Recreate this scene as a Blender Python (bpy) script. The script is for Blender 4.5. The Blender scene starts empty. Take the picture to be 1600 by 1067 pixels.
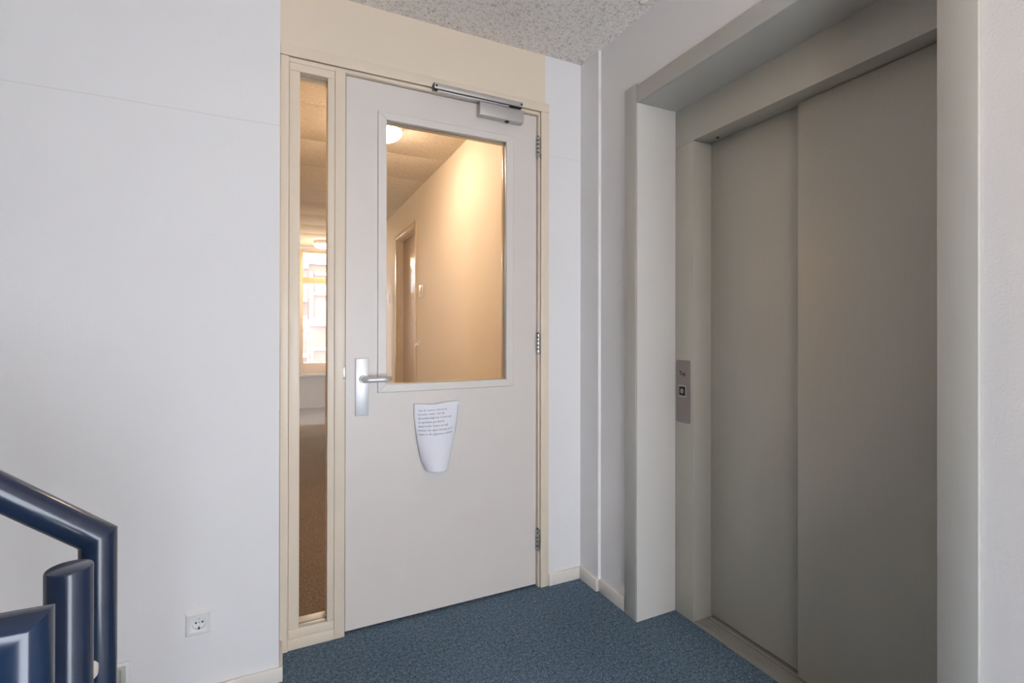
import bpy, bmesh, math, random
from math import sin, cos, pi, radians
from mathutils import Matrix, Vector

random.seed(4)
scene = bpy.context.scene
COL = scene.collection

# ------------------------------------------------------------------ camera
yaw, pitch, roll = .4451, .0021, .0015
fwd = Vector((sin(yaw)*cos(pitch), cos(yaw)*cos(pitch), sin(pitch)))
rgt = Vector((cos(yaw), -sin(yaw), 0))
upv = rgt.cross(fwd)
r2 = rgt*cos(roll)+upv*sin(roll)
u2 = -rgt*sin(roll)+upv*cos(roll)
cd = bpy.data.cameras.new('camera')
cd.sensor_width = 36
cd.lens = 763/1600*36
cd.shift_y = -17.47/1600
cd.clip_start = .02
cam = bpy.data.objects.new('camera', cd)
COL.objects.link(cam)
mw = Matrix((r2, u2, -fwd)).transposed().to_4x4()
mw.translation = (0, 0, 1.256)
cam.matrix_world = mw
scene.camera = cam

# ------------------------------------------------------------------ world, daylight, exposure
W = bpy.data.worlds.new('overcast_sky')
scene.world = W
W.use_nodes = True
bg = W.node_tree.nodes['Background']
bg.inputs[0].default_value = (.85, .895, 1.0, 1)
bg.inputs[1].default_value = 3.3
vs = scene.view_settings
vs.view_transform = 'Standard'
vs.look = 'None'
vs.gamma = 1
vs.use_curve_mapping = False
vs.exposure = 1.83
scene.cycles.use_denoising = True
scene.cycles.max_bounces = 10
scene.cycles.diffuse_bounces = 6
scene.cycles.transparent_max_bounces = 12
scene.cycles.sample_clamp_indirect = 8
scene.cycles.caustics_reflective = False
scene.cycles.caustics_refractive = False


def portal(name, loc, rot, sx, sy):
    l = bpy.data.lights.new(name, 'AREA')
    l.shape = 'RECTANGLE'
    l.size, l.size_y = sx, sy
    l.cycles.is_portal = True
    o = bpy.data.objects.new(name, l)
    o.location, o.rotation_euler = loc, rot
    COL.objects.link(o)


# daylight enters through the stairwell window behind the camera and the hall's end window
WX0, WX1, WZ0, WZ1, WY = -.30, 1.38, .06, 1.90, -2.0
portal('daylight_portal', ((WX0+WX1)/2, WY-.12, (WZ0+WZ1)/2), (radians(90), 0, pi), WX1-WX0, WZ1-WZ0)
portal('daylight_portal', (.73, 8.78, 1.6), (radians(90), 0, 0), .8, 1.8)


# ------------------------------------------------------------------ materials
def nodes(name):
    m = bpy.data.materials.new(name)
    m.use_nodes = True
    nt = m.node_tree
    return m, nt, nt.nodes['Principled BSDF']


def L(nt, a, b):
    nt.links.new(a, b)


def position(nt):
    g = nt.nodes.new('ShaderNodeNewGeometry')
    return g.outputs['Position']


def noise(nt, scale, detail=3, rough=.5, vec=None, dist=0):
    n = nt.nodes.new('ShaderNodeTexNoise')
    n.inputs['Scale'].default_value = scale
    n.inputs['Detail'].default_value = detail
    n.inputs['Roughness'].default_value = rough
    n.inputs['Distortion'].default_value = dist
    L(nt, vec if vec else position(nt), n.inputs['Vector'])
    return n


def ramp(nt, fac, stops):
    r = nt.nodes.new('ShaderNodeValToRGB')
    el = r.color_ramp.elements
    while len(el) < len(stops):
        el.new(.5)
    for e, (p, c) in zip(el, stops):
        e.position = p
        e.color = (*c, 1)
    L(nt, fac, r.inputs[0])
    return r.outputs[0]


def mathn(nt, op, a, b=None, c=None):
    m = nt.nodes.new('ShaderNodeMath')
    m.operation = op
    for i, v in enumerate((a, b, c)):
        if v is None:
            continue
        if isinstance(v, (int, float)):
            m.inputs[i].default_value = v
        else:
            L(nt, v, m.inputs[i])
    return m.outputs[0]


def mix(nt, fac, a, b):
    m = nt.nodes.new('ShaderNodeMix')
    m.data_type = 'RGBA'
    for sock, v in ((m.inputs[0], fac), (m.inputs[6], a), (m.inputs[7], b)):
        if isinstance(v, (int, float)):
            sock.default_value = v
        elif isinstance(v, tuple):
            sock.default_value = (*v, 1)
        else:
            L(nt, v, sock)
    return m.outputs[2]


def bump(nt, b, h, strength, dist):
    n = nt.nodes.new('ShaderNodeBump')
    n.inputs['Strength'].default_value = strength
    n.inputs['Distance'].default_value = dist
    L(nt, h, n.inputs['Height'])
    L(nt, n.outputs[0], b.inputs['Normal'])


def plain(name, col, rough=.5, metal=0, bump_scale=0, bump_d=.001, vary=0.03, coat=0):
    m, nt, b = nodes(name)
    n = noise(nt, 9, 4)
    k0 = tuple(c*(1-vary) for c in col)
    k1 = tuple(min(1, c*(1+vary)) for c in col)
    L(nt, ramp(nt, n.outputs[0], [(.3, k0), (.7, k1)]), b.inputs['Base Color'])
    b.inputs['Roughness'].default_value = rough
    b.inputs['Metallic'].default_value = metal
    b.inputs['Coat Weight'].default_value = coat
    if bump_scale:
        bump(nt, b, noise(nt, bump_scale, 3).outputs[0], .5, bump_d)
    return m


WHITE = (.82, .81, .81)
CREAM = (.80, .69, .555)
M = {}


def wall_paint(name, col, seam_z=None, beige=False, rough=.35):
    m, nt, b = nodes(name)
    pos = position(nt)
    n = noise(nt, 1.6, 3, vec=pos)
    base = ramp(nt, n.outputs[0], [(.3, tuple(c*.975 for c in col)), (.7, col)])
    sep = nt.nodes.new('ShaderNodeSeparateXYZ')
    L(nt, pos, sep.inputs[0])
    if seam_z:
        wob = noise(nt, 3, 2, vec=pos)
        d = mathn(nt, 'SUBTRACT', sep.outputs[2], seam_z)
        d = mathn(nt, 'ADD', d, mathn(nt, 'MULTIPLY', mathn(nt, 'SUBTRACT', wob.outputs[0], .5), .006))
        line = mathn(nt, 'LESS_THAN', mathn(nt, 'ABSOLUTE', d), .0011)
        base = mix(nt, mathn(nt, 'MULTIPLY', line, .55), base, (.60, .58, .56))
    if beige:
        wob = noise(nt, 14, 3, vec=pos)
        edge = mathn(nt, 'ADD', sep.outputs[0], mathn(nt, 'MULTIPLY', mathn(nt, 'SUBTRACT', wob.outputs[0], .5), .006))
        base = mix(nt, mathn(nt, 'LESS_THAN', edge, 1.1855), base, CREAM)
    L(nt, base, b.inputs['Base Color'])
    b.inputs['Roughness'].default_value = .6
    bump(nt, b, noise(nt, 170, 3, vec=pos).outputs[0], rough, .0012)
    return m


M['wall_left'] = wall_paint('white_wall_paint_seamed', WHITE, 1.9945)
M['wall_back'] = wall_paint('white_and_cream_wall_paint', WHITE, 2.129, True)
M['wall'] = wall_paint('white_wall_paint', WHITE, rough=.75)
M['hall_wall'] = wall_paint('cream_hall_paint', (.88, .80, .68))
M['hall_low'] = plain('grey_hall_panel', (.55, .53, .50), .6)
M['cream'] = plain('cream_gloss_paint', CREAM, .35, vary=.015)
M['skirt'] = plain('ivory_skirting_paint', (.80, .75, .685), .35, vary=.015)
M['door'] = plain('off_white_door_paint', (.735, .68, .635), .38, vary=.012)
M['bead'] = plain('off_white_bead_paint', (.75, .705, .665), .35, vary=.012)
M['alu'] = plain('satin_aluminium', (.56, .54, .52), .48, .6, vary=.02)
M['alu_bright'] = plain('anodised_aluminium', (.70, .70, .71), .45, .6, vary=.02)
M['dark'] = plain('dark_gap', (.02, .02, .02), .6)
M['black'] = plain('black_plastic', (.012, .012, .013), .35)
M['steel'] = plain('zinc_plated_steel', (.55, .54, .50), .32, .9)
M['plastic'] = plain('white_plastic', (.83, .83, .82), .28, vary=.01)
M['plastic_dirty'] = plain('greyish_cover_plastic', (.50, .50, .46), .4, vary=.12)
M['paper'] = plain('white_paper', (.84, .85, .92), .7, vary=.01)
M['ink'] = plain('grey_toner', (.12, .12, .15), .7)
M['putty'] = plain('dried_filler', (.78, .74, .68), .6)
M['wood_beige'] = plain('ochre_window_paint', (.66, .50, .31), .4)
M['hall_door'] = plain('tan_gloss_door', (.62, .47, .33), .22)
M['hall_trim'] = plain('tan_door_frame_paint', (.74, .62, .46), .25)
M['ground'] = plain('pavement', (.32, .31, .30), .9)
M['fac_white'] = plain('white_facade_trim', (.45, .45, .45), .6)
M['fac_glass'] = plain('facade_window_glass', (.45, .50, .54), .1)
M['fac_metal'] = plain('galvanised_ladder', (.75, .76, .78), .5)
M['stair'] = plain('terrazzo_stair', (.48, .47, .46), .5, vary=.2)


def brushed(name, col, rough, metal, scale_vec):
    m, nt, b = nodes(name)
    mp = nt.nodes.new('ShaderNodeMapping')
    mp.inputs['Scale'].default_value = scale_vec
    L(nt, position(nt), mp.inputs[0])
    n = noise(nt, 1, 3, vec=mp.outputs[0])
    L(nt, ramp(nt, n.outputs[0], [(.3, tuple(c*.985 for c in col)), (.7, tuple(c*1.015 for c in col))]), b.inputs['Base Color'])
    L(nt, mathn(nt, 'MULTIPLY_ADD', n.outputs[0], .03, rough-.015), b.inputs['Roughness'])
    b.inputs['Metallic'].default_value = metal
    return m


M['portal'] = brushed('lit_portal_steel', (.66, .635, .60), .42, .05, (300, 300, 6))  # portal steel, lightened for the side lining that faces the light
M['portal_shaded'] = brushed('shaded_portal_steel', (.50, .49, .455), .40, .12, (300, 300, 6))  # same steel, shade of front strips and top lining put into the colour
M['lift'] = brushed('warm_grey_lift_steel', (.49, .465, .405), .36, .12, (300, 300, 6))
M['sill'] = brushed('worn_sill_aluminium', (.50, .485, .455), .45, .5, (200, 4, 200))
M['panel'] = brushed('worn_stainless_plate', (.31, .27, .255), .42, .45, (160, 160, 8))


def carpet(name, c0, c1, c2):
    m, nt, b = nodes(name)
    pos = position(nt)
    n = noise(nt, 190, 3, .65, pos)
    n2 = noise(nt, 70, 2, .5, pos)
    n3 = noise(nt, 2.0, 3, .5, pos)
    f = mathn(nt, 'ADD', mathn(nt, 'MULTIPLY', n.outputs[0], .75), mathn(nt, 'MULTIPLY', n2.outputs[0], .25))
    f = mathn(nt, 'ADD', f, mathn(nt, 'MULTIPLY', mathn(nt, 'SUBTRACT', n3.outputs[0], .5), .08))
    L(nt, ramp(nt, f, [(.36, c0), (.5, c1), (.66, c2)]), b.inputs['Base Color'])
    b.inputs['Roughness'].default_value = .95
    b.inputs['Specular IOR Level'].default_value = .15
    bump(nt, b, f, .9, .004)
    return m


M['carpet'] = carpet('blue_carpet', (.03, .053, .082), (.112, .172, .235), (.29, .385, .48))
M['hall_carpet'] = carpet('brown_carpet', (.09, .075, .06), (.22, .175, .135), (.42, .35, .28))


def wood_wool(name, light, dark):
    m, nt, b = nodes(name)
    pos = position(nt)
    n = noise(nt, 190, 2, .6, pos, 1.4)
    n2 = noise(nt, 60, 2, .5, pos, .8)
    f = mathn(nt, 'ADD', mathn(nt, 'MULTIPLY', n.outputs[0], .7), mathn(nt, 'MULTIPLY', n2.outputs[0], .3))
    c = ramp(nt, f, [(.37, dark), (.46, light), (.75, tuple(min(1, k*1.1) for k in light))])
    L(nt, c, b.inputs['Base Color'])
    b.inputs['Roughness'].default_value = .9
    bump(nt, b, f, .9, .006)
    return m


M['ceiling'] = wood_wool('grey_wood_wool_board', (.94, .885, .84), (.31, .28, .255))
M['hall_ceiling'] = wood_wool('cream_wood_wool_board', (.84, .77, .66), (.50, .42, .33))


def gloss_blue():
    m, nt, b = nodes('glossy_navy_paint')
    n = noise(nt, 12, 4)
    L(nt, ramp(nt, n.outputs[0], [(.3, (.012, .024, .060)), (.7, (.016, .033, .078))]), b.inputs['Base Color'])
    b.inputs['Roughness'].default_value = .27
    b.inputs['Coat Weight'].default_value = .4
    b.inputs['Coat Roughness'].default_value = .12
    bump(nt, b, noise(nt, 26, 2).outputs[0], .05, .002)
    return m


M['navy'] = gloss_blue()


def glass():
    m = bpy.data.materials.new('clear_window_glass')
    m.use_nodes = True
    nt = m.node_tree
    nt.nodes.remove(nt.nodes['Principled BSDF'])
    out = nt.nodes['Material Output']
    t = nt.nodes.new('ShaderNodeBsdfTransparent')
    t.inputs[0].default_value = (.975, .985, .98, 1)
    g = nt.nodes.new('ShaderNodeBsdfGlossy')
    g.inputs['Roughness'].default_value = .0
    fr = nt.nodes.new('ShaderNodeFresnel')
    fr.inputs[0].default_value = 1.45
    geo = nt.nodes.new('ShaderNodeNewGeometry')
    ior = nt.nodes.new('ShaderNodeMath')
    ior.operation = 'MULTIPLY_ADD'          # keep the entering IOR on the back faces too
    ior.inputs[1].default_value = 1/1.45-1.45
    ior.inputs[2].default_value = 1.45
    L(nt, geo.outputs['Backfacing'], ior.inputs[0])
    inv = nt.nodes.new('ShaderNodeMath')
    inv.operation = 'DIVIDE'
    inv.inputs[0].default_value = 1
    fr2 = nt.nodes.new('ShaderNodeLayerWeight')
    fr2.inputs[0].default_value = .18
    mx = nt.nodes.new('ShaderNodeMixShader')
    L(nt, fr2.outputs['Fresnel'], mx.inputs[0])
    L(nt, t.outputs[0], mx.inputs[1])
    L(nt, g.outputs[0], mx.inputs[2])
    L(nt, mx.outputs[0], out.inputs[0])
    for n in (fr, geo, ior, inv):
        nt.nodes.remove(n)
    return m


M['glass'] = glass()


def lamp_mat(name, strength, col=(1, .70, .40)):
    m, nt, b = nodes(name)
    b.inputs['Base Color'].default_value = (.9, .88, .82, 1)
    b.inputs['Emission Color'].default_value = (*col, 1)
    b.inputs['Emission Strength'].default_value = strength
    return m


M['lamp'] = lamp_mat('lit_opal_glass', 22, (1, .735, .53))
M['lamp_lobby'] = lamp_mat('lit_opal_glass_lobby', 9.5, (1, .68, .38))


def brick():
    m, nt, b = nodes('pale_orange_brick')
    t = nt.nodes.new('ShaderNodeTexBrick')
    mp = nt.nodes.new('ShaderNodeMapping')
    mp.inputs['Rotation'].default_value = (radians(90), 0, 0)
    L(nt, position(nt), mp.inputs[0])
    L(nt, mp.outputs[0], t.inputs['Vector'])
    t.inputs['Color1'].default_value = (.21, .125, .092, 1)
    t.inputs['Color2'].default_value = (.19, .11, .08, 1)
    t.inputs['Mortar'].default_value = (.22, .165, .135, 1)
    t.inputs['Scale'].default_value = 4
    t.inputs['Mortar Size'].default_value = .015
    L(nt, t.outputs[0], b.inputs['Base Color'])
    b.inputs['Roughness'].default_value = .9
    return m


M['brick'] = brick()


# ------------------------------------------------------------------ mesh helpers
def box(bm, x0, x1, y0, y1, z0, z1, bev=0, seg=2):
    if x0 > x1: x0, x1 = x1, x0
    if y0 > y1: y0, y1 = y1, y0
    if z0 > z1: z0, z1 = z1, z0
    v = [bm.verts.new(p) for p in ((x0, y0, z0), (x1, y0, z0), (x1, y1, z0), (x0, y1, z0),
                                   (x0, y0, z1), (x1, y0, z1), (x1, y1, z1), (x0, y1, z1))]
    fs = [bm.faces.new([v[i] for i in q]) for q in ((3, 2, 1, 0), (4, 5, 6, 7), (0, 1, 5, 4), (1, 2, 6, 5), (2, 3, 7, 6), (3, 0, 4, 7))]
    if bev:
        es = list({e for f in fs for e in f.edges})
        bmesh.ops.bevel(bm, geom=es, offset=bev, segments=seg, affect='EDGES', profile=.5)
    return bm


def prism(bm, pts, axis, a0, a1):
    """closed 2-D outline swept along one axis; pts are in the other two axes' order"""
    def P(p, a):
        return {'x': (a, p[0], p[1]), 'y': (p[0], a, p[1]), 'z': (p[0], p[1], a)}[axis]
    A = [bm.verts.new(P(p, a0)) for p in pts]
    B = [bm.verts.new(P(p, a1)) for p in pts]
    n = len(pts)
    bm.faces.new(A)
    bm.faces.new(B[::-1])
    for i in range(n):
        bm.faces.new((A[i], B[i], B[(i+1) % n], A[(i+1) % n]))
    bmesh.ops.recalc_face_normals(bm, faces=bm.faces[:])
    return bm


def tube(bm, pts, r, n=24, mitre=True, cap=True):
    """round tube along a polyline, mitred at the bends"""
    pts = [Vector(p) for p in pts]
    d = [(pts[i+1]-pts[i]).normalized() for i in range(len(pts)-1)]
    ref = Vector((0, 1, 0)) if abs(d[0].y) < .9 else Vector((1, 0, 0))
    a = d[0].cross(ref).normalized()
    b = d[0].cross(a).normalized()
    ring = [pts[0]+r*(cos(2*pi*k/n)*a+sin(2*pi*k/n)*b) for k in range(n)]
    rings = [[bm.verts.new(p) for p in ring]]
    for i in range(1, len(pts)):
        di = d[i-1]
        nrm = di if i == len(pts)-1 else (di+d[i]).normalized()
        new = []
        for p in ring:
            t = (pts[i]-p).dot(nrm)/di.dot(nrm)
            new.append(p+di*t)
        rings.append([bm.verts.new(p) for p in new])
        ring = new
    for q, w in zip(rings, rings[1:]):
        for k in range(n):
            bm.faces.new((q[k], q[(k+1) % n], w[(k+1) % n], w[k]))
    if cap:
        bm.faces.new(rings[0][::-1])
        bm.faces.new(rings[-1])
    bmesh.ops.recalc_face_normals(bm, faces=bm.faces[:])
    return bm


def lathe(bm, prof, centre, n=32, axis='z'):
    """prof: (radius, height) pairs"""
    c = Vector(centre)
    rings = []
    for r, h in prof:
        if r < 1e-6:
            p = {'z': Vector((0, 0, h)), 'y': Vector((0, h, 0)), 'x': Vector((h, 0, 0))}[axis]
            rings.append([bm.verts.new(c+p)])
            continue
        ring = []
        for k in range(n):
            a = 2*pi*k/n
            u, v = r*cos(a), r*sin(a)
            p = {'z': Vector((u, v, h)), 'y': Vector((u, h, v)), 'x': Vector((h, u, v))}[axis]
            ring.append(bm.verts.new(c+p))
        rings.append(ring)
    for q, w in zip(rings, rings[1:]):
        for k in range(n):
            if len(q) == 1 and len(w) == 1:
                continue
            if len(q) == 1:
                bm.faces.new((q[0], w[k], w[(k+1) % n]))
            elif len(w) == 1:
                bm.faces.new((q[k], q[(k+1) % n], w[0]))
            else:
                bm.faces.new((q[k], q[(k+1) % n], w[(k+1) % n], w[k]))
    for ring in (rings[0], rings[-1]):
        if len(ring) > 2:
            bm.faces.new(ring)
    bmesh.ops.recalc_face_normals(bm, faces=bm.faces[:])
    return bm


def obj(name, bm, mat, parent=None, smooth=None, mods=()):
    me = bpy.data.meshes.new(name)
    bm.to_mesh(me)
    bm.free()
    me.materials.append(M[mat])
    o = bpy.data.objects.new(name, me)
    COL.objects.link(o)
    if smooth is not None:
        me.polygons.foreach_set('use_smooth', [True]*len(me.polygons))
        me.set_sharp_from_angle(angle=radians(smooth))
    if parent is not None:
        o.parent = parent
        if parent.parent is None:           # parts cancel their thing's location; sub-parts inherit that
            o.matrix_parent_inverse = Matrix.Translation(-parent.location)
    return o


def bx(name, dims, mat, parent=None, bev=0):
    return obj(name, box(bmesh.new(), *dims, bev=bev), mat, parent, 40 if bev else None)


def tag(o, label, cat, group=None, kind=None):
    o['label'] = label
    o['category'] = cat
    if group: o['group'] = group
    if kind: o['kind'] = kind
    return o


def thing(name, loc, label, cat, group=None, kind=None):
    o = bpy.data.objects.new(name, None)
    o.empty_display_size = .1
    COL.objects.link(o)
    o.location = loc
    return tag(o, label, cat, group, kind)


def copy_tree(root, delta):
    r = root.copy()
    COL.objects.link(r)
    r.location = root.location+Vector(delta)
    for ch in root.children:
        c = ch.copy()
        COL.objects.link(c)
        c.parent = r
        c.matrix_parent_inverse = ch.matrix_parent_inverse
        for g in ch.children:
            d = g.copy()
            COL.objects.link(d)
            d.parent = c
            d.matrix_parent_inverse = g.matrix_parent_inverse
    return r


CZ = 2.62          # ceiling height
YL = 1.945         # face of the left wall
YB = 2.108         # face of the door wall
XR = 1.410         # face of the lift wall
XS, XE = -3.2, 1.55

# ------------------------------------------------------------------ room shell
f = bx('floor', (XS, XR+.206, -2.0, YB+.05, -.12, 0), 'carpet')
tag(f, 'blue speckled carpet of the lobby floor', 'floor', kind='structure')
f = bx('floor', (-.06, 1.25, YB+.05, 8.6, -.12, 0), 'hall_carpet')
tag(f, 'brown carpet of the hall seen through the sidelight', 'floor', kind='structure')

c = thing('ceiling', (0, 0, CZ), 'grey wood-wool board ceiling over the lobby', 'ceiling', kind='structure')
bx('ceiling_board', (XS, XR+.14, -2.0, YB, CZ, CZ+.05), 'ceiling', c)
for x, y in ((.805, 2.063), (1.365, 2.060), (1.357, 1.589), (.20, 2.06), (.76, 1.50), (.16, 1.5)):
    b = bmesh.new()
    lathe(b, [(.0, -.006), (.012, -.0055), (.0175, -.002), (.018, 0)], (x, y, CZ), 20)
    o = obj('screw_cap', b, 'ceiling', c, 60)
    o.data.materials[0] = M['bead']
c = thing('ceiling', (.6, 5, CZ), 'warm lit wood-wool panels of the hall ceiling', 'ceiling', kind='structure')
ys = [2.20, 2.57, 3.17, 3.77, 4.37, 4.97, 5.57, 6.17, 6.77, 7.37, 7.97, 8.6]
for y0, y1 in zip(ys, ys[1:]):
    bx('ceiling_board', (-.06, 1.25, y0+.0015, y1-.0015, CZ, CZ+.04), 'hall_ceiling', c, .002)
bx('backing', (-.06, 1.25, 2.158, 8.7, CZ+.04, CZ+.06), 'hall_ceiling', c)

# left wall, whose right edge turns back to the door frame
b = bmesh.new()
box(b, XS, .002, YL, YB+.10, 0, CZ)
w = obj('wall_left', b, 'wall_left')
tag(w, 'large white plastered wall left of the sidelight', 'wall', kind='structure')

# door wall
b = bmesh.new()
box(b, .002, 1.16, YB, 2.198, 2.342, CZ)
box(b, 1.16, 1.394, YB, 2.198, 0, CZ)
w = obj('wall_back', b, 'wall_back')
tag(w, 'door wall painted cream above the door and white beside it', 'wall', kind='structure')

# lift wall
b = bmesh.new()
box(b, 1.394, XE, YL+.008, 2.198, 0, CZ)              # shallow pier in the corner
box(b, XR, XE, 1.684, YL+.008, 0, CZ)
box(b, XR, XE, .604, 1.684, 2.258, CZ)
box(b, XR, XE, -2.0, .604, 0, CZ)
w = obj('wall_right', b, 'wall')
tag(w, 'white textured wall around the lift entrance', 'wall', kind='structure')

# walls behind the camera
b = bmesh.new()
box(b, XS, WX0, WY-.2, WY, 0, CZ)
box(b, WX1, XE, WY-.2, WY, 0, CZ)
box(b, WX0, WX1, WY-.2, WY, 0, WZ0)
box(b, WX0, WX1, WY-.2, WY, WZ1, CZ)
w = obj('wall_front', b, 'wall')
tag(w, 'white wall with the stairwell window behind the camera', 'wall', kind='structure')
w = bx('wall_stair', (XS-.12, XS, WY-.2, YB+.10, 0, CZ+.05), 'wall')
tag(w, 'white wall closing the stairwell', 'wall', kind='structure')

wn = thing('window_3', ((WX0+WX1)/2, WY-.1, WZ0), 'tall stairwell window behind the camera', 'window', kind='structure')
fw = .055
bx('window_frame', (WX0, WX0+fw, WY-.13, WY-.07, WZ0, WZ1), 'skirt', wn)
bx('window_frame', (WX1-fw, WX1, WY-.13, WY-.07, WZ0, WZ1), 'skirt', wn)
bx('window_frame', (WX0+fw, WX1-fw, WY-.13, WY-.07, WZ0, WZ0+fw), 'skirt', wn)
bx('window_frame', (WX0+fw, WX1-fw, WY-.13, WY-.07, WZ1-fw, WZ1), 'skirt', wn)
xm = (WX0+WX1)/2
bx('mullion', (xm-.03, xm+.03, WY-.13, WY-.07, WZ0+fw, WZ1-fw), 'skirt', wn)
bx('window_pane', (WX0+fw, xm-.03, WY-.104, WY-.098, WZ0+fw, WZ1-fw), 'glass', wn)
bx('window_pane', (xm+.03, WX1-fw, WY-.104, WY-.098, WZ0+fw, WZ1-fw), 'glass', wn)


# ------------------------------------------------------------------ skirting boards
def skirting(name, x0, x1, y0, y1, label, h=.052):
    o = bx(name, (x0, x1, y0, y1, 0, h), 'skirt', bev=.0025)
    return tag(o, label, 'baseboard', kind='structure')


skirting('baseboard_left', -.42, .0145, YL-.012, YL, 'ivory skirting along the foot of the left wall')
skirting('baseboard_return', .002, .0145, YL, 2.106, 'short ivory skirting on the return beside the sidelight')
skirting('baseboard_back', 1.2040, 1.382, YB-.015, YB, 'ivory skirting between door casing and corner', .058)
skirting('baseboard_pier', 1.382, 1.394, YL+.008, YB, 'ivory skirting on the shallow corner pier', .058)
skirting('baseboard_right', 1.3965, XR, 1.7595, YL+.008, 'ivory skirting between corner pier and lift surround', .058)
skirting('baseboard_front', 1.3965, XR, -1.99, .525, 'ivory skirting on the wall right of the lift')

# ------------------------------------------------------------------ door frame with sidelight
FY0, FY1 = 2.108, 2.197
t = thing('trim_1', (.6, 2.15, 0), 'cream painted frame around the door and the sidelight', 'door frame', kind='structure')
bx('jamb', (.0035, .0335, FY0-.006, FY1, 0, 2.3345), 'cream', t, .0015)
bx('jamb', (.2045, .2455, FY0, FY1, 0, 2.3345), 'cream', t, .0015)
bx('jamb', (1.1495, 1.1575, FY0, FY1, 0, 2.3345), 'cream', t, .0015)
bx('head', (.0335, .2045, FY0, FY1, 2.3165, 2.3345), 'cream', t, .0015)
bx('head', (.2455, 1.1495, FY0, FY1, 2.3205, 2.3345), 'cream', t, .0015)
bx('bottom_rail', (.0335, .2045, FY0, FY1, 0, .0425), 'cream', t, .0015)
bx('casing', (.0035, 1.2035, 2.099, 2.108, 2.3365, 2.380), 'cream', t, .0015)
bx('casing', (1.1590, 1.2035, 2.099, 2.108, 0, 2.3355), 'cream', t, .0015)
bx('door_stop', (.2455, .262, 2.1815, FY1, 0, 2.3205), 'cream', t)
bx('door_stop', (1.133, 1.1495, 2.1815, FY1, 0, 2.3205), 'cream', t)
bx('door_stop', (.262, 1.133, 2.1815, FY1, 2.304, 2.3205), 'cream', t)
bx('dark_gap_strip', (.2456, .2489, 2.131, 2.181, .011, 2.3165), 'dark', t)  # dark strips added in the gap around the leaf to give its dark line
bx('dark_gap_strip', (1.1461, 1.1494, 2.131, 2.181, .011, 2.3165), 'dark', t)
bx('dark_gap_strip', (.2456, 1.1494, 2.131, 2.181, 2.3166, 2.3204), 'dark', t)
bx('strike_plate', (.2375, .2462, FY0-.0015, FY0+.02, 1.058, 1.108), 'steel', t, .001)

wn = thing('window_1', (.12, 2.15, .04), 'narrow tall sidelight pane left of the door', 'window', kind='structure')


def bead_ring(parent, x0, x1, z0, z1, ix0, ix1, iz0, iz1, y0, y1, mat, bottom_mat=None):
    """four mitred beads around an opening"""
    O = [(x0, z0), (x1, z0), (x1, z1), (x0, z1)]
    I = [(ix0, iz0), (ix1, iz0), (ix1, iz1), (ix0, iz1)]
    for k in range(4):
        q = (k+1) % 4
        b = bmesh.new()
        prism(b, [O[k], O[q], I[q], I[k]], 'y', y0, y1)
        bmesh.ops.bevel(b, geom=b.edges[:], offset=.0012, segments=1, affect='EDGES')
        obj('glazing_bead', b, mat, parent, 40)


bx('glazing_bead', (.0345, .2035, 2.1095, 2.142, 2.2850, 2.3155), 'cream', wn, .0012)
bx('glazing_bead', (.0345, .2035, 2.1095, 2.142, .0435, .0800), 'cream', wn, .0012)
bx('glazing_bead', (.0345, .0735, 2.1105, 2.142, .0806, 2.2844), 'cream', wn, .0012)
bx('glazing_bead', (.1775, .2035, 2.1105, 2.142, .0806, 2.2844), 'cream', wn, .0012)
bead_ring(wn, .0345, .2035, .0435, 2.3155, .0735, .1775, .080, 2.285, 2.150, 2.195, 'cream')
bx('window_pane', (.066, .185, 2.1425, 2.1495, .074, 2.291), 'glass', wn)

# ------------------------------------------------------------------ door leaf
DX0, DX1, DZ0, DZ1 = .2490, 1.1460, .011, 2.3165
DY0, DY1 = 2.124, 2.178
d = thing('door_1', (DX1, 2.15, 0), 'off-white hall door with tall glazed panel', 'door', kind='structure')
b = bmesh.new()
gx0, gx1, gz0, gz1 = .3785, 1.0195, .993, 2.195       # rebate for the beads
O = [(DX0, DZ0), (DX1, DZ0), (DX1, DZ1), (DX0, DZ1)]
I = [(gx0, gz0), (gx1, gz0), (gx1, gz1), (gx0, gz1)]
vo = [[b.verts.new((p[0], y, p[1])) for p in O] for y in (DY0, DY1)]
vi = [[b.verts.new((p[0], y, p[1])) for p in I] for y in (DY0, DY1)]
for k in range(4):
    q = (k+1) % 4
    b.faces.new((vo[0][k], vo[0][q], vi[0][q], vi[0][k]))
    b.faces.new((vo[1][q], vo[1][k], vi[1][k], vi[1][q]))
    b.faces.new((vo[0][q], vo[0][k], vo[1][k], vo[1][q]))
    b.faces.new((vi[0][k], vi[0][q], vi[1][q], vi[1][k]))
bmesh.ops.recalc_face_normals(b, faces=b.faces[:])
be = [e for e in b.edges if all(v in vo[0] for v in e.verts) or all(v in vi[0] for v in e.verts)]
bmesh.ops.bevel(b, geom=be, offset=.0015, segments=2, affect='EDGES')
obj('door_leaf', b, 'door', d, 40)
bead_ring(d, gx0+.0012, gx1-.0012, gz0+.0012, gz1-.0012, .4155, .982, 1.027, 2.163, DY0-.0035, 2.146, 'bead')
bead_ring(d, gx0+.0012, gx1-.0012, gz0+.0012, gz1-.0012, .4155, .982, 1.027, 2.163, 2.1545, 2.180, 'hall_trim')
bx('window_pane', (.40, 1.0, 2.1465, 2.154, 1.01, 2.18), 'glass', d)
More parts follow.
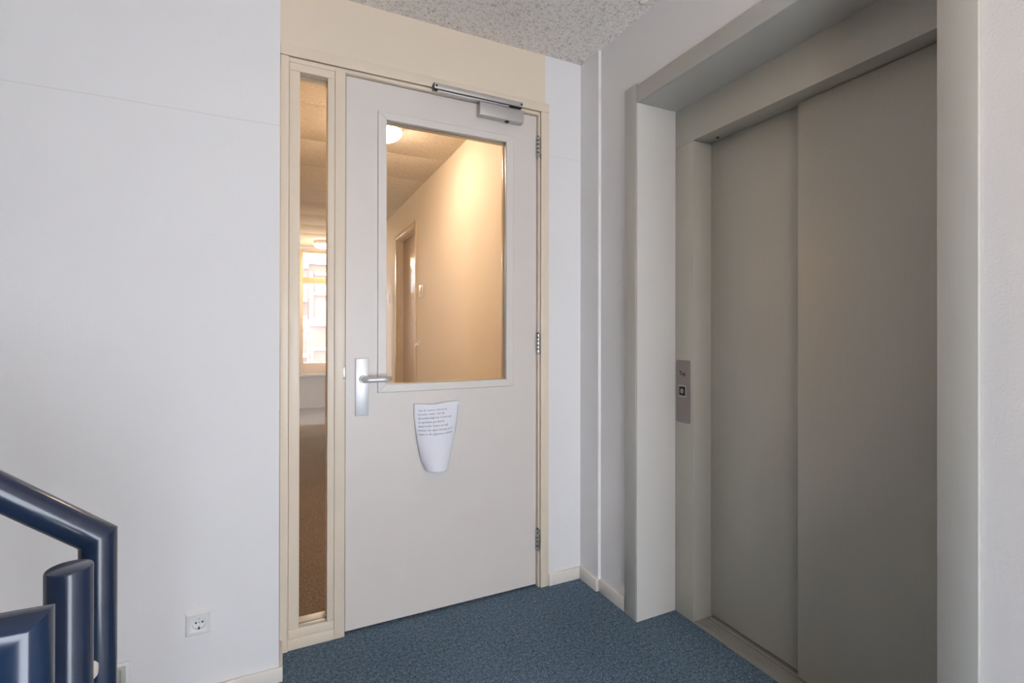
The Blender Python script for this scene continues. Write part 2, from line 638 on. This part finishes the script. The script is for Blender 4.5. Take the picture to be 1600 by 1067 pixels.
# lever handle on its long back plate
hp = bx('handle_plate', (.2875, .3412, DY0-.009, DY0, .9020, 1.1420), 'alu_bright', d, .0025)
b = bmesh.new()
lathe(b, [(.0165, 0), (.0165, -.008), (.0145, -.011), (.0, -.011)], (.3185, DY0-.009, 1.0545), 24, 'y')
obj('rosette', b, 'alu_bright', hp, 40)
b = bmesh.new()
pts = [(.3185, DY0-.018, 1.0545), (.3185, DY0-.040, 1.0545)]
for k in range(1, 6):
    a = k/5*pi/2
    pts.append((.3185+.018*(1-cos(a)), DY0-.040-.018*sin(a), 1.0545))
pts += [(.395, DY0-.060, 1.0545)]
for k in range(1, 5):
    a = k/4*radians(70)
    pts.append((.395+.026*sin(a), DY0-.060+.026*(1-cos(a)), 1.0545))
pts.append((.4245, DY0-.028, 1.0545))
tube(b, pts, .0115, 18)
obj('lever', b, 'alu_bright', hp, 50)
bx('latch', (.2462, .2495, 2.130, 2.150, 1.045, 1.075), 'steel', d, .001)
# hinges
for z0, z1 in ((2.114, 2.214), (1.149, 1.246), (.186, .286)):
    h = obj('hinge', lathe(bmesh.new(), [(.0055, z0-.006), (.0055, z1+.004)], (1.1502, 2.1130, 0), 12), 'dark', d, 40)
    n = 5
    st = (z1-z0)/n
    for k in range(n):
        b = bmesh.new()
        a0, a1 = z0+k*st+.0026, z0+(k+1)*st-.0026
        lathe(b, [(.0095, a0), (.0105, a0+.001), (.0105, a1-.001), (.0095, a1)], (1.1502, 2.1130, 0), 16)
        obj('knuckle', b, 'steel', h, 40)
    b = bmesh.new()
    lathe(b, [(.0080, z0+.001), (.0080, z0-.003), (.003, z0-.009), (0, z0-.009)], (1.1502, 2.1130, 0), 16)
    obj('hinge_tip', b, 'steel', h, 40)

# ------------------------------------------------------------------ door closer
cl = thing('door_closer', (.9, 2.10, 2.26), 'silver overhead door closer with slide rail above the glazed door', 'door closer')
bod = obj('closer_body', box(bmesh.new(), .8300, 1.0570, 2.0850, 2.1238, 2.2530, 2.3130, bev=.0035, seg=3), 'alu', cl, 40)
b = bmesh.new()
lathe(b, [(.011, 0), (.011, -.004), (.008, -.006), (0, -.006)], (.975, 2.104, 2.2532), 20)
obj('valve_cap', b, 'black', bod, 40)
rl = obj('slide_rail', box(bmesh.new(), .6110, 1.0455, 2.0720, 2.0988, 2.3215, 2.3445, bev=.002, seg=2), 'alu', cl, 40)
bx('rail_channel', (.6135, 1.043, 2.0775, 2.0955, 2.3190, 2.3218), 'dark', rl)
bx('rail_end_cap', (.6085, .6112, 2.0725, 2.0985, 2.3160, 2.3440), 'black', rl)
for x in (.621, 1.037):
    b = bmesh.new()
    lathe(b, [(.0048, .0005), (.0048, -.0008), (0, -.0008)], (x, 2.0720, 2.333), 14, 'y')
    obj('rail_screw', b, 'black', rl, 40)
obj('closer_arm', box(bmesh.new(), .628, .975, 2.078, 2.096, 2.3135, 2.3180, bev=.001), 'alu_bright', cl, 40)

# ------------------------------------------------------------------ notice
PX0, PW, PZ1, PH = .5330, .2060, .9395, .2900


def smooth01(v):
    v = max(0, min(1, v))
    return v*v*(3-2*v)


def paper(s, t, off=0.0):
    """s across 0..1, t down 0..1 -> point on the curling sheet"""
    k = smooth01((t-.22)/.78)
    knots = ((0, .16), (.2, .35), (.41, .70), (.65, 1.0), (.86, 1.38), (1.0, 1.85))
    tt = max(0, min(1, t))
    for (ta, aa), (tb, ab) in zip(knots, knots[1:]):
        if tt <= tb:
            ang = aa+(ab-aa)*(tt-ta)/(tb-ta)   # half angle of the curl about a vertical axis
            break
    h = PW/2
    R = h/ang
    a = (s-.5)*2*ang
    x = R*sin(a)
    y = R*(cos(a)-cos(ang))               # the middle stands off the door
    side = 1-.12*k                        # sheet also pinches together towards its foot
    x *= side
    lift = .004+.010*k
    top = 0
    if t < .12:
        top = .012*(1-t/.12)*max(0, sin(pi*min(1, max(0, (s-.1)/.62))))**1.5
        top -= .004*(1-t/.12)*smooth01((s-.7)/.2)
    z = PZ1-.003*(1-s)-PH*t-top*.6+.010*k*(1-abs(2*s-1)**2)*(-.2)
    x += PX0+h+.006*k*(-1)
    y += lift
    ripple = .0015*sin(9*s+5*t)
    return Vector((x, DY0-.001-y-ripple-off, z))


pp = thing('paper_notice', (PX0+PW/2, DY0, .65), 'curling white paper notice taped below the door glass', 'notice')
b = bmesh.new()
NX, NZ = 28, 36
g = [[b.verts.new(paper(i/NX, j/NZ)) for i in range(NX+1)] for j in range(NZ+1)]
for j in range(NZ):
    for i in range(NX):
        b.faces.new((g[j][i], g[j][i+1], g[j+1][i+1], g[j+1][i]))
bmesh.ops.recalc_face_normals(b, faces=b.faces[:])
sh = obj('paper_sheet', b, 'paper', pp, 180)
so = sh.modifiers.new('thickness', 'SOLIDIFY')
so.thickness = .0003
lines = ['Om de ruimten schoon te', 'houden, maar ook uit', '(brand)veiligheid, is het niet', 'toegestaan goederen',
         'waaronder dozen en vuil', 'buiten uw eigen woning op te', 'slaan in de algemene ruimten']
LW = [.130, .118, .152, .114, .130, .155, .152]


def text_mesh(body, size, weight=0):
    cu = bpy.data.curves.new('lettering', 'FONT')
    cu.body = body
    cu.size = size
    cu.resolution_u = 1
    cu.offset = weight
    o = bpy.data.objects.new('lettering', cu)
    COL.objects.link(o)
    dg = bpy.context.evaluated_depsgraph_get()
    me = bpy.data.meshes.new_from_object(o.evaluated_get(dg))
    bpy.data.objects.remove(o)
    bpy.data.curves.remove(cu)
    return me


for k, ln in enumerate(lines):
    me = text_mesh(ln, .0135)
    w0 = max(v.co.x for v in me.vertices)
    z0 = PZ1-.0345-.0170*k
    for v in me.vertices:
        x = .5515+v.co.x*LW[k]/w0
        t = (PZ1-(z0+v.co.y))/PH
        # find s at this row by bisection so the print follows the sheet
        lo, hi = 0, 1
        for _ in range(22):
            m_ = (lo+hi)/2
            if paper(m_, t).x < x: lo = m_
            else: hi = m_
        p = paper(lo, t, .0006)
        v.co = (x, p.y, p.z)
    me.materials.append(M['ink'])
    o = bpy.data.objects.new('printed_line', me)
    COL.objects.link(o)
    o.parent = pp
    o.matrix_parent_inverse = Matrix.Translation(-pp.location)
for (x0, x1, z0, z1) in ((.728, .7405, .924, .938),):
    bx('tape', (x0, x1, DY0-.012, DY0-.0105, z0, z1), 'paper', pp)

# ------------------------------------------------------------------ lift entrance
PY0, PY1 = .6060, 1.6735            # clear width of the portal
PXF, PXB = 1.398, 1.616
pt = thing('trim_3', (1.5, 1.14, 0), 'grey-beige steel portal lining the deep lift opening', 'lift portal', kind='structure')
bx('front_stile', (PXF-.002, XR, PY1+.0085, 1.7575, 0, 2.333), 'portal_shaded', pt, .0015)
bx('front_stile', (PXF-.002, XR, .531, PY0, 0, 2.333), 'portal_shaded', pt, .0015)
bx('front_header', (PXF, XR, PY0, PY1+.0065, 2.248, 2.322), 'portal_shaded', pt, .001)
bx('side_lining', (PXF, PXB, PY1, PY1+.008, 0, 2.2475), 'portal', pt)
bx('side_lining', (XR, PXB, PY0-.002, PY0+.006, 0, 2.2475), 'portal', pt)
bx('top_lining', (XR, PXB, PY0+.006, PY1, 2.248, 2.256), 'portal_shaded', pt)

lf = thing('door_2', (1.66, 1.14, 0), 'grey two-panel sliding lift door in its steel frame', 'lift door', kind='structure')
OY0, OY1 = .690, 1.5680
bx('door_jamb', (PXB, 1.760, OY1, PY1+.03, -.055, 2.0835), 'lift', lf, .0015)
bx('door_jamb', (PXB, 1.760, PY0-.03, OY0, -.055, 2.0835), 'lift', lf, .0015)
b = bmesh.new()
box(b, PXB, 1.716, PY0-.03, PY1+.03, 2.0845, 2.30, bev=.0015)
box(b, 1.716, 1.760, PY0-.03, PY1+.03, 2.12, 2.30)
obj('door_lintel', b, 'lift', lf, 40)
b = bmesh.new()
lathe(b, [(.006, .0), (.006, -.003), (.0, -.003)], (1.685, 1.50, 2.0845), 14)
obj('lintel_screw', b, 'dark', lf, 40)
bx('door_panel', (1.722, 1.745, 1.10, OY1+.025, .012, 2.115), 'lift', lf, .002)
bx('door_panel', (1.692, 1.714, OY0-.025, 1.1490, .012, 2.083), 'lift', lf, .003)
sl = thing('trim_2', (1.66, 1.13, 0), 'grooved aluminium sill under the lift door', 'lift sill', kind='structure')
b = bmesh.new()
pf = [(1.6165, -.055), (1.6165, .004)]
x = 1.622
for k in range(5):
    pf += [(x, .004), (x+.0012, -.004), (x+.0052, -.004), (x+.0064, .004)]
    x += .0128
pf += [(1.6895, .004), (1.6895, -.030), (1.6975, -.030), (1.6975, .004), (1.7155, .004), (1.7155, -.030), (1.7255, -.030), (1.7255, .004), (1.76, .004), (1.76, -.055)]
prism(b, pf, 'y', OY0+.001, OY1-.001)
obj('sill_plate', b, 'sill', sl)
# the dark shaft behind the lift door
b = bmesh.new()
box(b, 1.78, 1.84, .5, 1.8, -.12, 2.4)
box(b, 1.6165, 1.78, .5, 1.8, -.12, -.06)
box(b, 1.6165, 1.78, .5, .570, -.06, 2.4)
box(b, 1.6165, 1.78, 1.71, 1.8, -.06, 2.4)
box(b, 1.6165, 1.78, .570, 1.71, 2.302, 2.4)
w = obj('wall_shaft', b, 'dark')
tag(w, 'dark wall of the lift shaft behind the sliding door', 'wall', kind='structure')

# call panel
cp = thing('lift_call_panel', (PXB, 1.625, .85), 'worn steel lift call plate on the left door jamb', 'call panel')


def rounded_plate(x0, x1, y0, y1, z0, z1, r):
    pts = []
    for cy, cz, a0 in ((y1-r, z1-r, 0), (y0+r, z1-r, 90), (y0+r, z0+r, 180), (y1-r, z0+r, 270)):
        for k in range(5):
            a = radians(a0+k*22.5)
            pts.append((cy+r*cos(a), cz+r*sin(a)))
    return prism(bmesh.new(), pts, 'x', x0, x1)


obj('call_plate', rounded_plate(PXB-.004, PXB, 1.5840, 1.6640, .8530, 1.1300, .010), 'panel', cp, 40)
bz = bx('button_bezel', (PXB-.0060, PXB-.004, 1.6035, 1.6470, .9680, 1.0190), 'steel', cp, .0008)
bt = bx('call_button', (PXB-.0080, PXB-.0060, 1.6075, 1.6430, .9730, 1.0140), 'black', bz, .0006)
b = bmesh.new()
for k in range(20):
    a0, a1 = 2*pi*k/20, 2*pi*(k+1)/20
    q = [(r_*cos(a), r_*sin(a)) for r_, a in ((.0035, a0), (.0080, a0), (.0080, a1), (.0035, a1))]
    vv = [b.verts.new((PXB-.0083, 1.6252+p, .9935+z*1.15)) for p, z in q]
    b.faces.new(vv)
bmesh.ops.remove_doubles(b, verts=b.verts[:], dist=1e-5)
o = obj('button_ring', b, 'plastic_dirty', bz)
me = text_mesh('Top', .034, .0014)
w0 = max(v.co.x for v in me.vertices)
for v in me.vertices:
    v.co = (PXB-.0043, 1.6440-v.co.x*.037/w0, 1.0625+v.co.y*.75)
me.materials.append(M['black'])
o = bpy.data.objects.new('lettering', me)
COL.objects.link(o)
o.parent = cp
o.matrix_parent_inverse = Matrix.Translation(-cp.location)

# ------------------------------------------------------------------ stair rails
R_ = .0275
hr = thing('stair_handrail', (-.2935, 1.116, 0), 'navy tubular handrail sloping up left from its mitred post', 'handrail')
sl_ = math.tan(radians(37.6))
tube_pts = [(-.2935, 1.116, .0), (-.2935, 1.116, .8835), (-.2935-1.65, 1.116, .8835+1.65*sl_)]
obj('rail_tube', tube(bmesh.new(), tube_pts, R_, 40), 'navy', hr, 35)
b = bmesh.new()
lathe(b, [(.05, 0), (.05, .006), (.045, .008), (.0, .008)], (-.2935, 1.116, 0), 28)
obj('base_flange', b, 'navy', hr, 40)
nw = thing('newel_post', (-.2740, .916, 0), 'flat-topped navy tube post between the two rails', 'newel post')
b = bmesh.new()
lathe(b, [(R_, 0), (R_, .9105), (R_-.0008, .9122), (R_-.002, .913), (0, .913)], (-.2740, .916, 0), 40)
obj('post_tube', b, 'navy', nw, 35)
b = bmesh.new()
prism(b, [(.938, .775), (1.086, .775), (1.086, .765), (.938, .700)], 'x', -.293, -.287)
obj('joining_bracket', b, 'navy', nw)
b = bmesh.new()
lathe(b, [(0, -.008), (.007, -.007), (.009, 0), (.0088, .004), (.006, .008), (0, .009)], (-.2600, .958, .733), 18, 'x')
for v in b.verts:
    v.co.z = .733+(v.co.z-.733)*1.5
obj('filler_lump', b, 'putty', nw, 60)
gr = thing('guard_rail', (-.2600, .732, 0), 'nearest navy rail with level top bar and mitred corner post', 'guard rail')
obj('rail_tube', tube(bmesh.new(), [(-.2600, .732, 0), (-.2600, .732, .9135), (-1.9, .732, .9135+.02)], R_, 40), 'navy', gr, 35)
b = bmesh.new()
lathe(b, [(.05, 0), (.05, .006), (.045, .008), (.0, .008)], (-.2600, .732, 0), 28)
obj('base_flange', b, 'navy', gr, 40)

st = thing('stair', (-.43, 1.54, 0), 'terrazzo stair flight climbing left along the white wall', 'stair', kind='structure')
for k in range(8):
    bx('step', (-.45-.235*(k+1)+.0, -.45-.235*k, 1.16, YL-.0005, 0.0, .181*(k+1)), 'stair', st, .004)


# ------------------------------------------------------------------ wall outlets
def outlet(x0, z0, s):
    o = thing('wall_outlet', (x0+s/2, YL, z0), 'white earthed wall socket low on the left wall', 'socket')
    e = .009
    b = bmesh.new()
    # bevelled square frame with an inner opening
    outs = [(x0, z0), (x0+s, z0), (x0+s, z0+s), (x0, z0+s)]
    def inset(q): return [(x0+q, z0+q), (x0+s-q, z0+q), (x0+s-q, z0+s-q), (x0+q, z0+s-q)]
    rings = [[b.verts.new((p[0], y, p[1])) for p in pts] for pts, y in
             ((outs, YL), (outs, YL-.003), (inset(e*.8), YL-.0125), (inset(e*1.25), YL-.0125), (inset(e*1.3), YL-.008))]
    for q, w_ in zip(rings, rings[1:]):
        for k in range(4):
            b.faces.new((q[k], q[(k+1) % 4], w_[(k+1) % 4], w_[k]))
    bmesh.ops.recalc_face_normals(b, faces=b.faces[:])
    obj('frame', b, 'plastic', o)
    cx, cz = x0+s/2, z0+s/2
    hs = s/2-e*1.35
    b = bmesh.new()
    n = 40
    sq = []
    for k in range(n):
        a = 2*pi*k/n
        m_ = max(abs(cos(a)), abs(sin(a)))
        sq.append((cx+hs*cos(a)/m_, cz+hs*sin(a)/m_))
    def ring(r, y): return [b.verts.new((cx+r*cos(2*pi*k/n), y, cz+r*sin(2*pi*k/n))) for k in range(n)]
    R0 = [b.verts.new((p[0], YL-.0118, p[1])) for p in sq]
    rs = [R0, ring(.0205, YL-.0118), ring(.0195, YL-.0110), ring(.0190, YL-.0010)]
    for q, w_ in zip(rs, rs[1:]):
        for k in range(n):
            b.faces.new((q[k], q[(k+1) % n], w_[(k+1) % n], w_[k]))
    b.faces.new(rs[-1])
    bmesh.ops.recalc_face_normals(b, faces=b.faces[:])
    ins = obj('insert', b, 'plastic', o, 40)
    for dx in (-.0095, .0095):
        b = bmesh.new()
        lathe(b, [(.0030, -.0005), (.0030, -.0016), (0, -.0016)], (cx+dx, YL, cz), 14, 'y')
        obj('pin_hole', b, 'black', ins)
    b = bmesh.new()
    lathe(b, [(.0026, -.0005), (.0024, -.0020)], (cx, YL, cz), 14, 'y')
    obj('centre_screw', b, 'steel', ins)
    bx('earth_clip', (cx-.0018, cx+.0018, YL-.0112, YL-.0012, cz-.0192, cz-.0140), 'dark', ins)
    bx('earth_clip', (cx-.0018, cx+.0018, YL-.0112, YL-.0012, cz+.0150, cz+.0192), 'steel', ins)
    return o


outlet(-.2808, .2325, .0795)
cv = thing('cover_plate', (-.468, YL, .119), 'greyish blank cover plate low on the wall behind the railing', 'cover plate')
bx('frame', (-.508, -.4285, YL-.007, YL, .1195, .1985), 'plastic', cv, .003)
bx('cover', (-.4985, -.4385, YL-.010, YL-.007, .1290, .1885), 'plastic_dirty', cv, .0015)

# ------------------------------------------------------------------ hall beyond the door
HX = 1.203
b = bmesh.new()
box(b, HX, HX+.17, 2.198, 4.720, 0, CZ)
box(b, HX, HX+.17, 4.720, 5.540, 2.288, CZ)
box(b, HX, HX+.17, 5.540, 8.6, 0, CZ)
w = obj('wall_hall_right', b, 'hall_wall')
tag(w, 'cream hall wall seen through the door glass', 'wall', kind='structure')
w = bx('wall_hall_left', (-.16, -.05, 2.198, 8.6, 0, CZ), 'hall_wall')
tag(w, 'cream hall wall on the left behind the white wall', 'wall', kind='structure')
b = bmesh.new()
EX0, EX1, EZ0, EZ1 = .26, 1.15, .56, 2.56
box(b, -.05, EX0, 8.6, 8.75, 0, CZ)
box(b, EX1, 1.373, 8.6, 8.75, 0, CZ)
box(b, EX0, EX1, 8.6, 8.75, EZ1, CZ)
box(b, EX0, EX1, 8.6, 8.75, 0, EZ0)
w = obj('wall_hall_end', b, 'hall_low')
tag(w, 'grey end wall of the hall below the far window', 'wall', kind='structure')
wn = thing('window_2', (.7, 8.65, EZ0), 'far window at the end of the hall seen through the sidelight', 'window', kind='structure')
bx('window_frame', (EX0, .352, 8.62, 8.69, EZ0, EZ1), 'wood_beige', wn, .003)
bx('window_frame', (1.08, EX1, 8.62, 8.69, EZ0, EZ1), 'wood_beige', wn, .003)
bx('window_frame', (.352, 1.08, 8.62, 8.69, EZ0, .735), 'wood_beige', wn, .003)
bx('window_frame', (.352, 1.08, 8.62, 8.69, 2.535, EZ1), 'wood_beige', wn, .003)
bx('transom', (.352, 1.08, 8.62, 8.69, 2.035, 2.135), 'wood_beige', wn, .003)
bx('window_pane', (.352, 1.08, 8.652, 8.658, .735, 2.035), 'glass', wn)
bx('window_pane', (.352, 1.08, 8.652, 8.658, 2.135, 2.535), 'glass', wn)
bx('window_sill', (-.049, 1.20, 8.47, 8.6, .528, .565), 'fac_white', wn, .004)

d3 = thing('door_3', (HX, 5.13, 0), 'tan glossy flat door recessed in the hall wall', 'door', kind='structure')
bx('casing', (HX-.012, HX, 4.668, 4.722, 0, 2.335), 'hall_trim', d3, .002)
bx('casing', (HX-.012, HX, 5.538, 5.592, 0, 2.335), 'hall_trim', d3, .002)
bx('casing', (HX-.012, HX, 4.722, 5.538, 2.285, 2.335), 'hall_trim', d3, .002)
bx('door_lining', (HX, HX+.13, 5.525, 5.538, 0, 2.285), 'hall_trim', d3)
bx('door_lining', (HX, HX+.13, 4.722, 4.735, 0, 2.285), 'hall_trim', d3)
bx('door_lining', (HX, HX+.13, 4.735, 5.525, 2.272, 2.285), 'hall_trim', d3)
lf3 = bx('door_leaf', (HX+.068, HX+.108, 4.738, 5.522, .008, 2.269), 'hall_door', d3, .002)

sw = thing('bell_plate', (HX, 4.49, 1.58), 'small upright switch plate high on the cream hall wall', 'switch')
bx('frame', (HX-.008, HX, 4.440, 4.560, 1.575, 1.690), 'plastic', sw, .003)
bx('rocker', (HX-.012, HX-.008, 4.470, 4.530, 1.600, 1.665), 'hall_trim', sw, .002)
sw = thing('key_switch', (HX, 4.57, 1.08), 'small white knob switch low on the cream hall wall', 'switch')
bx('frame', (HX-.010, HX, 4.535, 4.615, 1.085, 1.165), 'plastic', sw, .003)
b = bmesh.new()
lathe(b, [(.020, 0), (.020, -.020), (.016, -.026), (0, -.026)], (HX-.010, 4.575, 1.125), 18, 'x')
obj('knob', b, 'plastic', sw, 40)
sw = thing('light_switch', (HX, 6.0, 1.58), 'light switch plate past the tan hall door', 'switch')
bx('frame', (HX-.008, HX, 5.930, 6.060, 1.590, 1.705), 'plastic', sw, .003)
bx('rocker', (HX-.012, HX-.008, 5.955, 6.035, 1.612, 1.683), 'plastic', sw, .002)


def dome_lamp(x, y, mat, label, group=None):
    t_ = thing('ceiling_lamp', (x, y, CZ), label, 'lamp', group)
    b_ = bmesh.new()
    lathe(b_, [(.0, 0), (.135, 0), (.137, -.004), (.137, -.044), (.134, -.048), (0, -.048)], (x, y, CZ), 40)
    obj('lamp_base', b_, 'plastic', t_, 40)
    b_ = bmesh.new()
    pr = [(.128, -.048), (.130, -.052)]
    for k in range(1, 10):
        a = k/9*pi/2
        pr.append((.130*cos(a), -.052-.058*sin(a)))
    lathe(b_, pr, (x, y, CZ), 48)
    obj('lamp_dome', b_, mat, t_, 60)
    return t_


l1 = dome_lamp(.605, 3.27, 'lamp', 'round opal ceiling lamp at the top left of the door glass', 'round hall ceiling lamps')
l2 = copy_tree(l1, (.005, 4.70, 0))
l2['label'] = 'far round ceiling lamp glowing above the hall end window'


def globe_lamp(x, y, label):
    t_ = thing('pendant_lamp', (x, y, CZ), label, 'lamp')
    b_ = bmesh.new()
    lathe(b_, [(.0, 0), (.05, 0), (.05, -.02), (.012, -.03), (.012, -.13), (.04, -.14), (.04, -.165), (0, -.165)], (x, y, CZ), 24)
    obj('lamp_stem', b_, 'plastic', t_, 40)
    b_ = bmesh.new()
    lathe(b_, [(.04, -.160)]+[(.11*sin(radians(a)), -.268+.11*cos(radians(a))) for a in range(24, 181, 12)], (x, y, CZ), 32)
    obj('lamp_globe', b_, 'lamp_lobby', t_, 60)
    return t_


globe_lamp(.66, -.60, 'opal globe lamp hanging from the lobby ceiling behind the camera')

# ------------------------------------------------------------------ street outside
w = bx('ground', (-40, 40, 9.2, 70, -8.2, -8), 'ground')
tag(w, 'pavement far below the hall window', 'ground', kind='structure')
bl = thing('brick_building', (2, 45, -8), 'orange brick apartment block seen through the far hall window', 'building')
FB = 45.0
b = bmesh.new()
box(b, -14, 2.25, FB, FB+8, -8, 6.55)
box(b, 2.25, 20, FB, FB+8, -8, 6.95)
obj('wall', b, 'brick', bl)
bx('parapet_cap', (-14, 2.25, FB-.25, FB+.3, 6.55, 6.85), 'fac_white', bl)
bx('parapet_cap', (2.2, 20, FB-.25, FB+.3, 6.95, 7.35), 'fac_white', bl)
bx('floor_band', (-14, 20, FB-.35, FB, 1.70, 2.20), 'fac_white', bl)
bx('cornice', (2.75, 20, FB-.15, FB, 6.02, 6.32), 'fac_white', bl)
bx('sill_band', (2.65, 20, FB-.2, FB, -.42, -.12), 'fac_white', bl)
b = bmesh.new()
tube(b, [(2.46, FB-.12, 2.2), (2.46, FB-.12, 6.3)], .17, 10)
obj('downpipe', b, 'fac_white', bl, 40)
for x0 in (2.82, 6.0, 9.2, 12.4):
    for z0, z1 in ((4.55, 5.72), (2.35, 3.90), (-3.2, -1.4)):
        wf = bx('window', (x0, x0+1.7, FB-.06, FB+.05, z0, z1), 'fac_white', bl)
        bx('window_pane', (x0+.12, x0+.80, FB-.075, FB-.06, z0+.14, z1-.14), 'fac_glass', wf)
        bx('window_pane', (x0+.90, x0+1.58, FB-.075, FB-.06, z0+.14, z1-.14), 'fac_glass', wf)
        bx('window_ledge', (x0-.2, x0+1.9, FB-.25, FB-.06, z0-.22, z0), 'fac_white', wf)
for z0 in (3.70, 2.22, -.9):
    bx('balcony_slab', (-6, 2.1, FB-1.4, FB, z0, z0+.28), 'fac_white', bl)
    for k in range(5):
        x0 = -5.6+k*1.55
        bx('window', (x0, x0+.95, FB-.06, FB, z0-1.1, z0-.05), 'fac_glass', bl)
ld = thing('roof_ladder', (2.4, FB-1, -8), 'white curved ladder standing before the brick block', 'ladder')
for x0 in (2.12, 2.42):
    b = bmesh.new()
    pts = [(x0-.35, FB-.8, 1.60), (x0-.12, FB-.9, 1.50), (x0, FB-1.0, 1.0), (x0+.06, FB-1.0, .3), (x0+.1, FB-1.0, -8)]
    tube(b, pts, .065, 8)
    obj('ladder_rail', b, 'fac_metal', ld, 60)
for k in range(14):
    z0 = .6-.6*k
    bx('rung', (2.16, 2.50, FB-1.03, FB-.97, z0, z0+.07), 'fac_metal', ld)
